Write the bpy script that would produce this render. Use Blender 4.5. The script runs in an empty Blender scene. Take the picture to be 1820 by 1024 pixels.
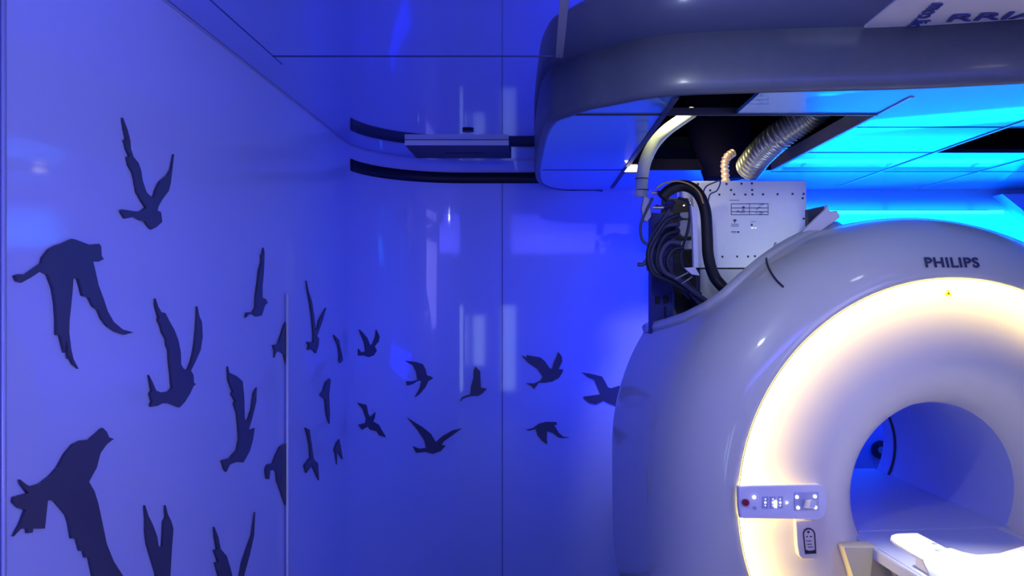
import bpy, bmesh, math, random
from math import sin, cos, pi, radians as R
from mathutils import Vector, Matrix
from mathutils.geometry import tessellate_polygon
random.seed(7)
sc = bpy.context.scene
C = sc.collection
# ------------------------------------------------------------------ camera, world, exposure
EYE, F, VX, VY = 1.62, 1415.0, 956.0, 520.0
cam = bpy.data.objects.new('camera', bpy.data.cameras.new('camera')); C.objects.link(cam)
cam.location = (0, 0, EYE); cam.rotation_euler = (R(90), 0, 0)
cam.data.sensor_width = 36; cam.data.lens = 36*F/1820
cam.data.shift_x = -(VX-910)/1820; cam.data.shift_y = (VY-512)/1820
cam.data.clip_start = 0.05
sc.camera = cam
sc.view_settings.view_transform = 'Standard'; sc.view_settings.look = 'None'
sc.view_settings.exposure = 0.0; sc.view_settings.gamma = 1.0; sc.view_settings.use_curve_mapping = False
w = bpy.data.worlds.new('world'); sc.world = w; w.use_nodes = True
w.node_tree.nodes['Background'].inputs[0].default_value = (0.01, 0.02, 0.1, 1)
w.node_tree.nodes['Background'].inputs[1].default_value = 0.2

def area(name, loc, target, size, power, col, spread=180, shape='RECTANGLE'):
    l = bpy.data.lights.new(name, 'AREA'); l.shape = shape
    l.size, l.size_y = size; l.energy = power; l.color = col; l.spread = R(spread)
    o = bpy.data.objects.new(name, l); C.objects.link(o); o.location = loc
    o.rotation_euler = (Vector(target)-Vector(loc)).to_track_quat('-Z', 'Y').to_euler()
    return o
BLUE = (0.01, 0.06, 1.0)
# blue mood lighting of the room, from cove strips and from behind the scanner
area('cove_light', (0.6, -0.9, 2.25), (-0.7, 2.6, 1.2), (2.0, 0.3), 11, (0.09, 0.09, 1.0), 110)
area('side_fill_light', (1.9, 0.3, 1.7), (-0.93, 1.2, 1.35), (1.2, 1.0), 22, (0.34, 0.32, 0.96), 130)  # added fill for the left wall; no window stands here
area('scanner_back_light', (1.15, 3.70, 1.1), (1.05, 4.4, 1.75), (1.5, 0.25), 19, (0.0, 0.01, 1.0))
area('canopy_wash_light', (2.1, 4.12, 1.86), (1.9, 3.7, 2.19), (2.6, 0.06), 26, (0.0, 0.20, 1.0), 125)
area('wall_wash_light', (2.2, 4.19, 1.92), (2.2, 4.4, 1.97), (2.6, 0.03), 26, (0.0, 0.26, 1.0), 66)
area('plenum_pipe_light', (0.50, 3.05, 2.75), (0.60, 3.33, 2.33), (0.1, 0.1), 1.5, (1.0, 0.95, 0.45), 42)  # unseen light added above the pipe to turn its top yellow
area('ceiling_downlight', (0.15, 1.4, 2.34), (0.95, 3.0, 1.7), (0.10, 0.10), 2.1, (0.85, 0.9, 1.0), 100)
area('cover_inner_fill', (0.98, 2.93, 1.68), (0.92, 3.25, 1.95), (0.25, 0.05), 0.5, (0.62, 0.72, 1.0), 150)  # unseen fill added to brighten the electronics box, without a fixture
area('table_downlight', (1.25, 1.75, 2.34), (1.16, 1.98, 0.9), (0.10, 0.10), 3.5, (0.95, 0.98, 1.0), 38)

# ------------------------------------------------------------------ helpers
def at(px, py, y):   # point of the place seen at pixel (px,py) at distance y
    return Vector(((px-VX)*y/F, y, EYE+(VY-py)*y/F))
def atz(px, py, z):
    return at(px, py, (z-EYE)*F/(VY-py))
def mat(name, col, rough=0.5, metal=0.0, coat=0.0, ior=1.45, emit=None, es=0.0, noise=0.0, nscale=8.0, bump=0.0, crough=0.03):
    m = bpy.data.materials.new(name); m.use_nodes = True; nt = m.node_tree
    b = nt.nodes['Principled BSDF']
    b.inputs['Base Color'].default_value = (*col, 1); b.inputs['Roughness'].default_value = rough
    b.inputs['Metallic'].default_value = metal; b.inputs['Coat Weight'].default_value = coat
    b.inputs['Coat Roughness'].default_value = crough; b.inputs['IOR'].default_value = ior
    if emit:
        b.inputs['Emission Color'].default_value = (*emit, 1); b.inputs['Emission Strength'].default_value = es
    if noise or bump:
        tc = nt.nodes.new('ShaderNodeTexCoord'); n = nt.nodes.new('ShaderNodeTexNoise')
        n.inputs['Scale'].default_value = nscale; n.inputs['Detail'].default_value = 4
        nt.links.new(tc.outputs['Object'], n.inputs['Vector'])
        if noise:
            mx = nt.nodes.new('ShaderNodeMixRGB'); mx.inputs[1].default_value = (*[c*(1-noise) for c in col], 1)
            mx.inputs[2].default_value = (*[min(1, c*(1+noise)) for c in col], 1)
            nt.links.new(n.outputs['Fac'], mx.inputs[0]); nt.links.new(mx.outputs[0], b.inputs['Base Color'])
        if bump:
            bp = nt.nodes.new('ShaderNodeBump'); bp.inputs['Strength'].default_value = bump; bp.inputs['Distance'].default_value = 0.01
            nt.links.new(n.outputs['Fac'], bp.inputs['Height']); nt.links.new(bp.outputs[0], b.inputs['Normal'])
    return m
M = dict(
    wall=mat('wall_lacquer', (.46, .51, .82), .35, coat=.6, noise=.03, nscale=3, crough=.05),
    back=mat('back_wall_lacquer', (.46, .51, .82), .35, coat=.6, noise=.03, nscale=3, crough=.05),
    ceil=mat('gloss_ceiling', (.48, .54, .82), .035, metal=.85, noise=.04, nscale=4),
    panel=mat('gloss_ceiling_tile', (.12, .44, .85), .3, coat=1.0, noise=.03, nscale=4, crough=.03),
    fascia=mat('grey_fascia_laminate', (.080, .095, .135), .4, coat=.15, noise=.12, nscale=30, crough=.15),
    floor=mat('floor_vinyl', (.35, .36, .40), .4, noise=.08, nscale=10),
    navy=mat('bird_navy_print', (.055, .055, .095), .4, noise=.2, nscale=6),
    black=mat('black_plastic', (.008, .008, .012), .5, noise=.2, nscale=20),
    dark=mat('dark_metal', (.04, .04, .06), .45, noise=.2, nscale=12),
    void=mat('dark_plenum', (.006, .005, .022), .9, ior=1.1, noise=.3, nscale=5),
    bar=mat('ceiling_bar_metal', (.30, .25, .30), .4, metal=.3, noise=.1),
    shell=mat('scanner_shell', (.70, .70, .60), .32, coat=.7, noise=.02, nscale=3, crough=.06),
    face=mat('scanner_face', (.86, .80, .70), .45, noise=.02, nscale=4),
    bore=mat('bore_liner', (.56, .60, .86), .35, noise=.03, nscale=6),
    ctrl=mat('control_plastic', (.84, .85, .93), .4, noise=.02),
    key=mat('key_plastic', (.48, .50, .70), .4, noise=.02),
    led=mat('lit_key', (.9, .9, 1), .4, emit=(.8, .85, 1), es=1.6, noise=.01),
    red=mat('red_button', (.35, .01, .04), .3, noise=.1, nscale=30),
    ring=mat('lit_diffuser', (1, .95, .8), .5, emit=(1.0, .77, .26), es=6.8, noise=.01),
    tube=mat('cyan_tube', (.2, .8, 1), .5, emit=(.03, .9, 1.0), es=2.0, noise=.01),
    steel=mat('brushed_steel', (.82, .83, .86), .42, metal=.05, noise=.04, nscale=40),
    steel2=mat('dull_steel', (.42, .43, .45), .5, metal=.3, noise=.08, nscale=20),
    pipe=mat('pale_insulation', (.62, .68, .66), .6, noise=.08, nscale=20),
    duct=mat('silver_flex_duct', (.70, .66, .58), .3, metal=.75, noise=.1, nscale=20),
    copper=mat('copper_braid', (.75, .5, .45), .35, metal=.6, noise=.1, nscale=40),
    yellow=mat('yellow_cable', (.65, .42, .08), .5, noise=.08, nscale=30),
    sticker=mat('yellow_sticker', (.85, .75, .0), .5, noise=.02),
    ink=mat('dark_ink', (.03, .03, .07), .5, noise=.1),
    pink=mat('logo_ink', (.05, .055, .12), .5, noise=.05),
    post=mat('blue_grey_post', (.04, .05, .26), .5, noise=.08, nscale=14),
    olive=mat('olive_plate', (.22, .26, .22), .5, noise=.1, nscale=8),
    cable=mat('dark_cable', (.02, .02, .05), .45, noise=.2, nscale=20),
    greyc=mat('grey_cable', (.07, .075, .14), .5, noise=.2, nscale=20),
    beige=mat('beige_cover', (.72, .64, .44), .5, noise=.03, nscale=6),
    white=mat('white_plastic', (.86, .87, .85), .35, coat=.3, noise=.01),
    mattress=mat('white_mattress', (.84, .85, .84), .55, noise=.02, nscale=10),
    sign=mat('reflected_sign_panel', (.70, .70, .72), .5, noise=.02),
    signink=mat('reflected_sign_ink', (.04, .05, .25), .5, noise=.05),
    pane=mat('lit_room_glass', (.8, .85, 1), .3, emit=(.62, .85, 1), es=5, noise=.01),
    lamp=mat('lamp_lens', (1, 1, 1), .3, emit=(.95, .95, 1), es=12, noise=.01),
    lamp2=mat('work_lamp_lens', (1, 1, 1), .3, emit=(1, .93, .75), es=3, noise=.01),
)
def tag(o, label=None, cat=None, group=None, kind=None):
    if label: o['label'] = label
    if cat: o['category'] = cat
    if group: o['group'] = group
    if kind: o['kind'] = kind
    return o
def link(name, me, m=None, parent=None, smooth=False):
    o = bpy.data.objects.new(name, me); C.objects.link(o)
    if m is not None: me.materials.append(m)
    if parent is not None:
        o.parent = parent; o.matrix_parent_inverse = parent.matrix_world.inverted() if False else Matrix.Identity(4)
    if smooth:
        me.polygons.foreach_set('use_smooth', [True]*len(me.polygons))
    return o
def mesh(name, vs, fs, m, parent=None, smooth=False):
    me = bpy.data.meshes.new(name); me.from_pydata([tuple(v) for v in vs], [], fs); me.update()
    bm = bmesh.new(); bm.from_mesh(me); bmesh.ops.recalc_face_normals(bm, faces=bm.faces); bm.to_mesh(me); bm.free()
    return link(name, me, m, parent, smooth)
def frombm(name, bm, m, parent=None, smooth=False):
    bmesh.ops.recalc_face_normals(bm, faces=bm.faces)
    me = bpy.data.meshes.new(name); bm.to_mesh(me); bm.free()
    return link(name, me, m, parent, smooth)
def bevel(o, wd=.004, seg=2):
    b = o.modifiers.new('bevel', 'BEVEL'); b.width = wd; b.segments = seg; b.limit_method = 'ANGLE'; return o
def solid(o, t, off=-1):
    s = o.modifiers.new('solid', 'SOLIDIFY'); s.thickness = t; s.offset = off; return o
def box_bm(bm, lo, hi):
    x0, y0, z0 = lo; x1, y1, z1 = hi
    v = [bm.verts.new(p) for p in ((x0,y0,z0),(x1,y0,z0),(x1,y1,z0),(x0,y1,z0),(x0,y0,z1),(x1,y0,z1),(x1,y1,z1),(x0,y1,z1))]
    for f in ((0,1,2,3),(4,5,6,7),(0,1,5,4),(1,2,6,5),(2,3,7,6),(3,0,4,7)): bm.faces.new([v[i] for i in f])
def box(name, lo, hi, m, parent=None, bev=0):
    bm = bmesh.new(); box_bm(bm, lo, hi); o = frombm(name, bm, m, parent)
    if bev: bevel(o, bev)
    return o
def prism(name, pts, depth, m, parent=None, bev=0):
    """pts: closed polygon of Vectors; depth: Vector extrusion"""
    n = len(pts); vs = list(pts)+[p+depth for p in pts]
    fs = [tuple(range(n)), tuple(range(2*n-1, n-1, -1))]+[(i, (i+1) % n, n+(i+1) % n, n+i) for i in range(n)]
    o = mesh(name, vs, fs, m, parent)
    if bev: bevel(o, bev)
    return o
def smoothpath(pts, k=8):
    P = [Vector(p) for p in pts]; P = [2*P[0]-P[1]]+P+[2*P[-1]-P[-2]]; out = []
    for i in range(1, len(P)-2):
        for j in range(k):
            t = j/k; a, b, c, d = P[i-1:i+3]
            out.append(.5*((2*b)+(c-a)*t+(2*a-5*b+4*c-d)*t*t+(3*b-a-3*c+d)*t**3))
    out.append(P[-2]); return out
def tube(name, pts, r, m, parent=None, k=8, seg=12, rf=None, closed=False):
    P = smoothpath(pts, k) if not closed else [Vector(p) for p in pts]
    n = len(P); vs = []; up = None
    for i, p in enumerate(P):
        t = (P[(i+1) % n]-P[i-1]) if closed else (P[min(i+1, n-1)]-P[max(i-1, 0)])
        t.normalize()
        if up is None: up = t.orthogonal().normalized()
        up = (up-t*up.dot(t)).normalized(); s = t.cross(up)
        rr = r if rf is None else rf(i, n)
        for j in range(seg):
            a = 2*pi*j/seg; vs.append(p+(up*cos(a)+s*sin(a))*rr)
    fs = []
    for i in range(n if closed else n-1):
        for j in range(seg):
            a, b = i*seg, ((i+1) % n)*seg
            fs.append((a+j, a+(j+1) % seg, b+(j+1) % seg, b+j))
    if not closed: fs += [tuple(range(seg)), tuple(range((n-1)*seg, n*seg))]
    return mesh(name, vs, fs, m, parent, True)
def empty(name, loc, rz=0):
    o = bpy.data.objects.new(name, None); C.objects.link(o); o.location = loc; o.rotation_euler = (0, 0, rz)
    o.empty_display_size = .1; return o
def text_mesh(name, s, size, m, mw, parent=None, off=0.0, shear=0, flip=(1, 1), ext=.0008, spacing=1.0, xs=1.0):
    cu = bpy.data.curves.new(name, 'FONT'); cu.body = s; cu.size = size; cu.align_x = 'CENTER'; cu.align_y = 'CENTER'
    cu.extrude = ext; cu.offset = off; cu.shear = shear; cu.space_character = spacing
    t = bpy.data.objects.new('tmp', cu); C.objects.link(t)
    bpy.context.view_layer.update()
    me = bpy.data.meshes.new_from_object(t.evaluated_get(bpy.context.evaluated_depsgraph_get()))
    bpy.data.objects.remove(t)
    me.transform(Matrix.Diagonal((flip[0]*xs, flip[1], 1, 1))); me.transform(mw); me.name = name
    me.materials.clear()
    return link(name, me, m, parent)

# ------------------------------------------------------------------ room shell
H = .734; ZC = EYE+H; HL = .566; ZL = EYE+HL
XL, YB, RC = -.935, 4.40, .53
XR, YF = 3.3, -2.3
def wall_pt(s):      # s = arc length from the start of the corner (negative: left wall, toward the viewer)
    L = RC*pi/2
    if s < 0: return Vector((XL, YB-RC+s)), Vector((1, 0))
    if s < L:
        a = s/RC; return Vector((XL+RC-RC*cos(a), YB-RC+RC*sin(a))), Vector((cos(a), -sin(a)))
    return Vector((XL+RC+(s-L), YB)), Vector((0, -1))
def wall_hit(px, py):
    k = (px-VX)/F; zz = (VY-py)/F
    best = None
    if k < 0:
        y = XL/k
        if y <= YB-RC: return (y-(YB-RC), EYE+zz*y)
    # arc: |(ky,y)-(cx,cy)| = RC, far root
    cx, cy = XL+RC, YB-RC
    A = k*k+1; B = -2*(k*cx+cy); Cc = cx*cx+cy*cy-RC*RC
    D = B*B-4*A*Cc
    if D > 0:
        y = (-B+math.sqrt(D))/(2*A); x = k*y
        if x <= cx and y >= cy: return (RC*math.atan2(y-cy, cx-x), EYE+zz*y)
    return (RC*pi/2+k*YB-cx, EYE+zz*YB)
def strip(name, s0, s1, z0, z1, m, off=0.0, n=None, parent=None):
    n = n or max(2, int(abs(s1-s0)/.03)); vs = []
    for i in range(n+1):
        p, nn = wall_pt(s0+(s1-s0)*i/n); q = p+nn*off
        vs += [(q.x, q.y, z0), (q.x, q.y, z1)]
    return mesh(name, vs, [(2*i, 2*i+2, 2*i+3, 2*i+1) for i in range(n)], m, parent, True)
LARC = RC*pi/2
def S(o): o['kind'] = 'structure'; return o
def wallsolid(name, s0, s1, m):
    vs = []; fs = []; ss = []
    if s0 < 0: ss.append(s0)
    ss += [LARC*i/24 for i in range(25)] if s0 < LARC-.01 else [s0]
    if s1 > LARC+.01: ss.append(s1)
    for s in ss:
        p, nn = wall_pt(s)
        for q in (p, p-nn*.08): vs += [(q.x, q.y, 0), (q.x, q.y, ZC)]
    for i in range(len(ss)-1):
        a, b = 4*i, 4*i+4
        fs += [(a, b, b+1, a+1), (a+2, a+3, b+3, b+2), (a, a+2, b+2, b), (a+1, b+1, b+3, a+3)]
    fs += [(0, 1, 3, 2), tuple(len(vs)-4+i for i in (0, 2, 3, 1))]
    o = mesh(name, vs, fs, m)
    for p in o.data.polygons:
        if abs(p.normal.z) < .5: p.use_smooth = True
    e = o.modifiers.new('es', 'EDGE_SPLIT'); e.split_angle = R(30)
    return S(o)
wallsolid('wall_left', YF-(YB-RC), LARC, M['wall'])
wallsolid('wall_back', LARC, LARC+XR-(XL+RC), M['back'])
S(box('wall_right', (XR, YF, 0), (XR+.08, YB+.08, ZC), M['back']))
S(box('floor', (XL-.08, YF-.08, -.06), (XR+.08, YB+.08, 0), M['floor']))
# rear wall with a doorway whose lit glazed leaves show as reflections in the lacquer
S(box('wall_rear', (XL-.08, YF-.08, 0), (XR+.08, YF, ZC), M['wall']))
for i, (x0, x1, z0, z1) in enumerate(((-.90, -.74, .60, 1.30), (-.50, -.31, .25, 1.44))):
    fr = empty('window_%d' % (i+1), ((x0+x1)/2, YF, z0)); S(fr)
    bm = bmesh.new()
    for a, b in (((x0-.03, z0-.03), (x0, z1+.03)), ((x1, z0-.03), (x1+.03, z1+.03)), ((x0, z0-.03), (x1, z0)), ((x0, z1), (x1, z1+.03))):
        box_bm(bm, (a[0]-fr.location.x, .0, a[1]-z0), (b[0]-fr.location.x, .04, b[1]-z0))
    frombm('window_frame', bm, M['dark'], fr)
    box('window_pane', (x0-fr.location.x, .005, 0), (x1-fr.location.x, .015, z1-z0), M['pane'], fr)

# ceiling (gloss), with the opening above the lowered canopy
def plate_with_hole(name, x0, x1, y0, y1, hx0, hx1, hy0, hy1, z0, z1, m):
    bm = bmesh.new()
    for a in ((x0, hx0, y0, y1), (hx1, x1, y0, y1), (hx0, hx1, y0, hy0), (hx0, hx1, hy1, y1)):
        box_bm(bm, (a[0], a[2], z0), (a[1], a[3], z1))
    return frombm(name, bm, m)
S(plate_with_hole('ceiling', XL-.08, XR+.08, YF-.08, YB+.08, .40, 2.6, 2.36, 4.0, ZC, ZC+.05, M['ceil']))
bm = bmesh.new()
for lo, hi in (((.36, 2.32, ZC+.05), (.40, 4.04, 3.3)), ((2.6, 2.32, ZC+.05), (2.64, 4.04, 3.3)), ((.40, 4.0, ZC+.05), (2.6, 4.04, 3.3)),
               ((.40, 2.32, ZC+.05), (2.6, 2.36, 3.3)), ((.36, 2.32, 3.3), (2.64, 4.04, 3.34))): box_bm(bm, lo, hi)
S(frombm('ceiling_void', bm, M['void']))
# seams of the gloss ceiling and trims
S(box('trim_1', (-.823, YF, ZC-.0015), (-.8205, 2.56, ZC), M['post']))
S(box('trim_2', (-.825, 2.470, ZC-.002), (.06, 2.476, ZC), M['post']))
S(box('trim_3', (.055, 1.2, ZC-.003), (.078, 2.478, ZC), M['steel2']))
# moulding where left wall meets ceiling
tr = strip('trim_4', YF-(YB-RC), LARC+1.2, ZC-.006, ZC-.003, M['steel2'], .0015); S(tr)
# left wall panel below eye height: pale strip painted in for the highlight along its edge
s_edge = wall_hit(506, 600)[0]
S(solid(strip('trim_5', s_edge-.012, s_edge, 0, EYE-.004, M['steel'], .008, n=2), .007))
s2 = wall_hit(8, 600)[0]
S(solid(strip('trim_6', s2-.012, s2, 0, ZC-.01, M['wall'], .002, n=2), .002))
S(box('trim_7', (-.198, YB-.003, 0), (-.1945, YB-.0005, ZC-.13), M['post']))
S(strip('baseboard_left', YF-(YB-RC), LARC, 0, .02, M['dark'], .004))
S(strip('baseboard_back', LARC, LARC+3.6, 0, .02, M['dark'], .004))

# lowered canopy -----------------------------------------------------
edge_px = [(1820,148),(1640,157),(1500,161),(1400,163),(1300,166),(1216,169),(1153,175),(1097,186),(1051,195),(1016,207),(995,214),
           (983,225),(975,239),(969,260),(963,288),(961,309),(965,325),(984,334),(1016,338),(1069,341)]
pts = [atz(x, y, ZL) for x, y in edge_px]
pts = [Vector((p.x, min(p.y, YB-.002), ZL)) for p in pts]
right = pts[0]+(pts[0]-pts[2])*3.2; right.x = XR-.01
path = [right]+smoothpath(pts, 4)
path = [Vector((p.x, min(p.y, YB-.002))) for p in path]
end = Vector((path[-1].x, YB-.002)); path.append(end)
def offs(P, d):
    out = []
    for i, p in enumerate(P):
        t = P[min(i+1, len(P)-1)]-P[max(i-1, 0)]; t.normalize()
        nn = Vector((-t.y, t.x))   # outward (path goes right -> left with the canopy behind)
        q = p+nn*(-d); out.append(Vector((q.x, min(q.y, YB-.002))))
    return out
# orientation test: outward at the front should be toward the viewer (smaller y)
sgn = 1 if offs(path, .03)[10].y < path[10].y else -1
rows = [(0, ZL), (.010, ZL-.004), (.022, ZL+.000), (.028, ZL+.012), (.030, ZL+.03), (.030, ZC)]
vs = []; fs = []; n = len(path)
for d, z in rows:
    for q in offs(path, sgn*d): vs.append((q.x, q.y, z))
for r in range(len(rows)-1):
    for i in range(n-1): fs.append((r*n+i, r*n+i+1, (r+1)*n+i+1, (r+1)*n+i))
fa = mesh('trim_8', vs, fs, M['fascia'], None, True); S(fa); solid(fa, .006, -1)
# underside tiles, cut along the grid and opened where tiles are taken out
bm = bmesh.new()
loop = [bm.verts.new((p.x, p.y, ZL)) for p in path]+[bm.verts.new((XR-.01, YB-.002, ZL))]
bm.faces.new(loop)
def gx(px, py): return atz(px, py, ZL).x
X1, X15, X2, X3, X4 = gx(1109,305), .63, gx(1569,198), 1.60, 2.06
R1 = atz(1200,203,ZL).y; R2 = atz(1380,302,ZL).y
Yc = [atz(1600,226,ZL).y, atz(1600,271,ZL).y, atz(1600,305,ZL).y]
for x in (X1, X15, X2, X3, X4):
    bmesh.ops.bisect_plane(bm, geom=bm.verts[:]+bm.edges[:]+bm.faces[:], plane_co=(x, 0, 0), plane_no=(1, 0, 0))
for y in [R1, R2]+Yc:
    bmesh.ops.bisect_plane(bm, geom=bm.verts[:]+bm.edges[:]+bm.faces[:], plane_co=(0, y, 0), plane_no=(0, 1, 0))
holes = [(X1, X15, 0, R1), (X1, X2, R1, R2), (X3, X4, Yc[0], Yc[1])]
dl = []
for f in bm.faces:
    c = f.calc_center_median()
    if any(h[0] < c.x < h[1] and h[2] < c.y < h[3] for h in holes): dl.append(f)
bmesh.ops.delete(bm, geom=dl, context='FACES')
cs = frombm('ceiling_canopy', bm, M['panel']); S(cs); solid(cs, .012, 1 if cs.data.polygons[0].normal.z < 0 else -1)
if cs.data.polygons[0].normal.z > 0: cs.modifiers[0].offset = 1
# dividing bars
k = 9
def bar(lo, hi, m=M['bar']):
    global k
    S(box('trim_%d' % k, lo, hi, m)); k += 1
bar((X1-.012, 2.3, ZL-.004), (X1+.006, YB-.1, ZL+.04), M['dark'])
bar((X2-.004, 2.3, ZL-.003), (X2+.010, R2, ZL+.05))
bar((X1-.285, R1-.004, ZL-.004), (X2, R1+.004, ZL+.02), M['dark'])
bar((.02, R2-.003, ZL-.002), (X1, R2+.003, ZL+.01), M['dark'])
bar((X1, R2-.004, ZL-.001), (X2, R2+.004, ZL+.05), M['void'])
for y in Yc:
    bar((X2+.011, y-.0025, ZL-.002), (XR-.05, y+.0025, ZL+.01), M['dark'])
bar((X3-.006, 2.2, ZL-.003), (X3+.006, YB-.1, ZL+.04), M['bar'])
bar((X4-.004, 2.2, ZL-.003), (X4+.004, YB-.1, ZL+.02), M['bar'])
# slanted panel at the right end of the back wall
a, b, c2, d2 = at(1763,349,4.385), at(1900,458,4.385), Vector((3.25, 4.385, .9)), Vector((3.25, 4.385, ZL-.02))
prism('trim_%d' % k, [a, b, c2, d2], Vector((0, -.10, 0)), M['back'])['kind'] = 'structure'

# ------------------------------------------------------------------ things on wall and ceiling
sl = strip('air_slot', wall_hit(622,300)[0], LARC+.62, EYE+.603, EYE+.662, M['black'], .004)
solid(sl, .003); tag(sl, 'black air slot running round the wall corner just below the ceiling', 'air vent')
v = empty('ceiling_panel_box', (-.39, 4.0, ZC)); tag(v, 'flat dark box with pale front edge hanging under ceiling above the black slot', 'ceiling box')
box('housing', (-.25, -.17, -.026), (.25, .20, 0), M['dark'], v, .002)
box('front_edge', (-.25, -.176, -.026), (.25, -.1705, -.002), M['steel'], v)  # pale colour stands in for light on the near face
box('slot', (-.08, .03, -.0275), (.12, .05, -.0255), M['black'], v)
bm = bmesh.new(); bmesh.ops.create_cone(bm, cap_ends=True, segments=32, radius1=.027, radius2=.024, depth=.006)
o = frombm('ceiling_sensor', bm, M['black']); o.location = (-.315, 3.59, ZC-.004); tag(o, 'small round black disc on gloss ceiling in front of the flat ceiling box', 'ceiling sensor')
dl_ = empty('ceiling_downlight_lamp', (.15, 1.4, ZC)); tag(dl_, 'small round white downlight in ceiling between left wall and the scanner', 'downlight')
bm = bmesh.new(); bmesh.ops.create_cone(bm, cap_ends=True, segments=32, radius1=.05, radius2=.05, depth=.004)
frombm('lens', bm, M['lamp'], dl_).location = (0, 0, -.003)
tube('rim', [(.055*cos(t*pi/16), .055*sin(t*pi/16), -.003) for t in range(32)], .005, M['steel'], dl_, closed=True)

dl2 = empty('ceiling_downlight_lamp', (1.25, 1.75, ZC)); tag(dl2, 'small round white downlight in ceiling above the patient table', 'downlight')
bm = bmesh.new(); bmesh.ops.create_cone(bm, cap_ends=True, segments=32, radius1=.05, radius2=.05, depth=.004)
frombm('lens', bm, M['lamp'], dl2).location = (0, 0, -.009)
tube('rim', [(.055*cos(t*pi/16), .055*sin(t*pi/16), -.009) for t in range(32)], .005, M['steel'], dl2, closed=True)

# sign reflected in the gloss ceiling, painted as a flat board before the canopy
sg = empty('ceiling_sign_reflection', (1.25, 1.85, ZC)); tag(sg, 'pale board with reversed dark blue lettering, a painted reflection on ceiling in front of canopy', 'sign')
q = [Vector((.90-1.25, 2.22-1.85, -.004)), Vector((1.6-1.25, 2.14-1.85, -.004)), Vector((1.6-1.25, -.55, -.004)), Vector((.90-1.25, -.55, -.004))]
prism('board', q, Vector((0, 0, .004)), M['sign'], sg)
def ceiltext(s, size, px, py, rot, fl, xs=1.0):
    p = atz(px, py, ZC-.007)
    mw = Matrix.Translation(p-sg.location) @ Matrix.Rotation(rot, 4, 'Z')
    return text_mesh('lettering', s, size, M['signink'], mw, sg, off=.0008, flip=fl, ext=.001, xs=xs)
ceiltext('RRIA', .078, 1768, 30, R(-8), (1, -1), 1.45)
ceiltext('oil.com', .064, 1646, 29, R(-96), (1, 1), 1.0)

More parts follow.
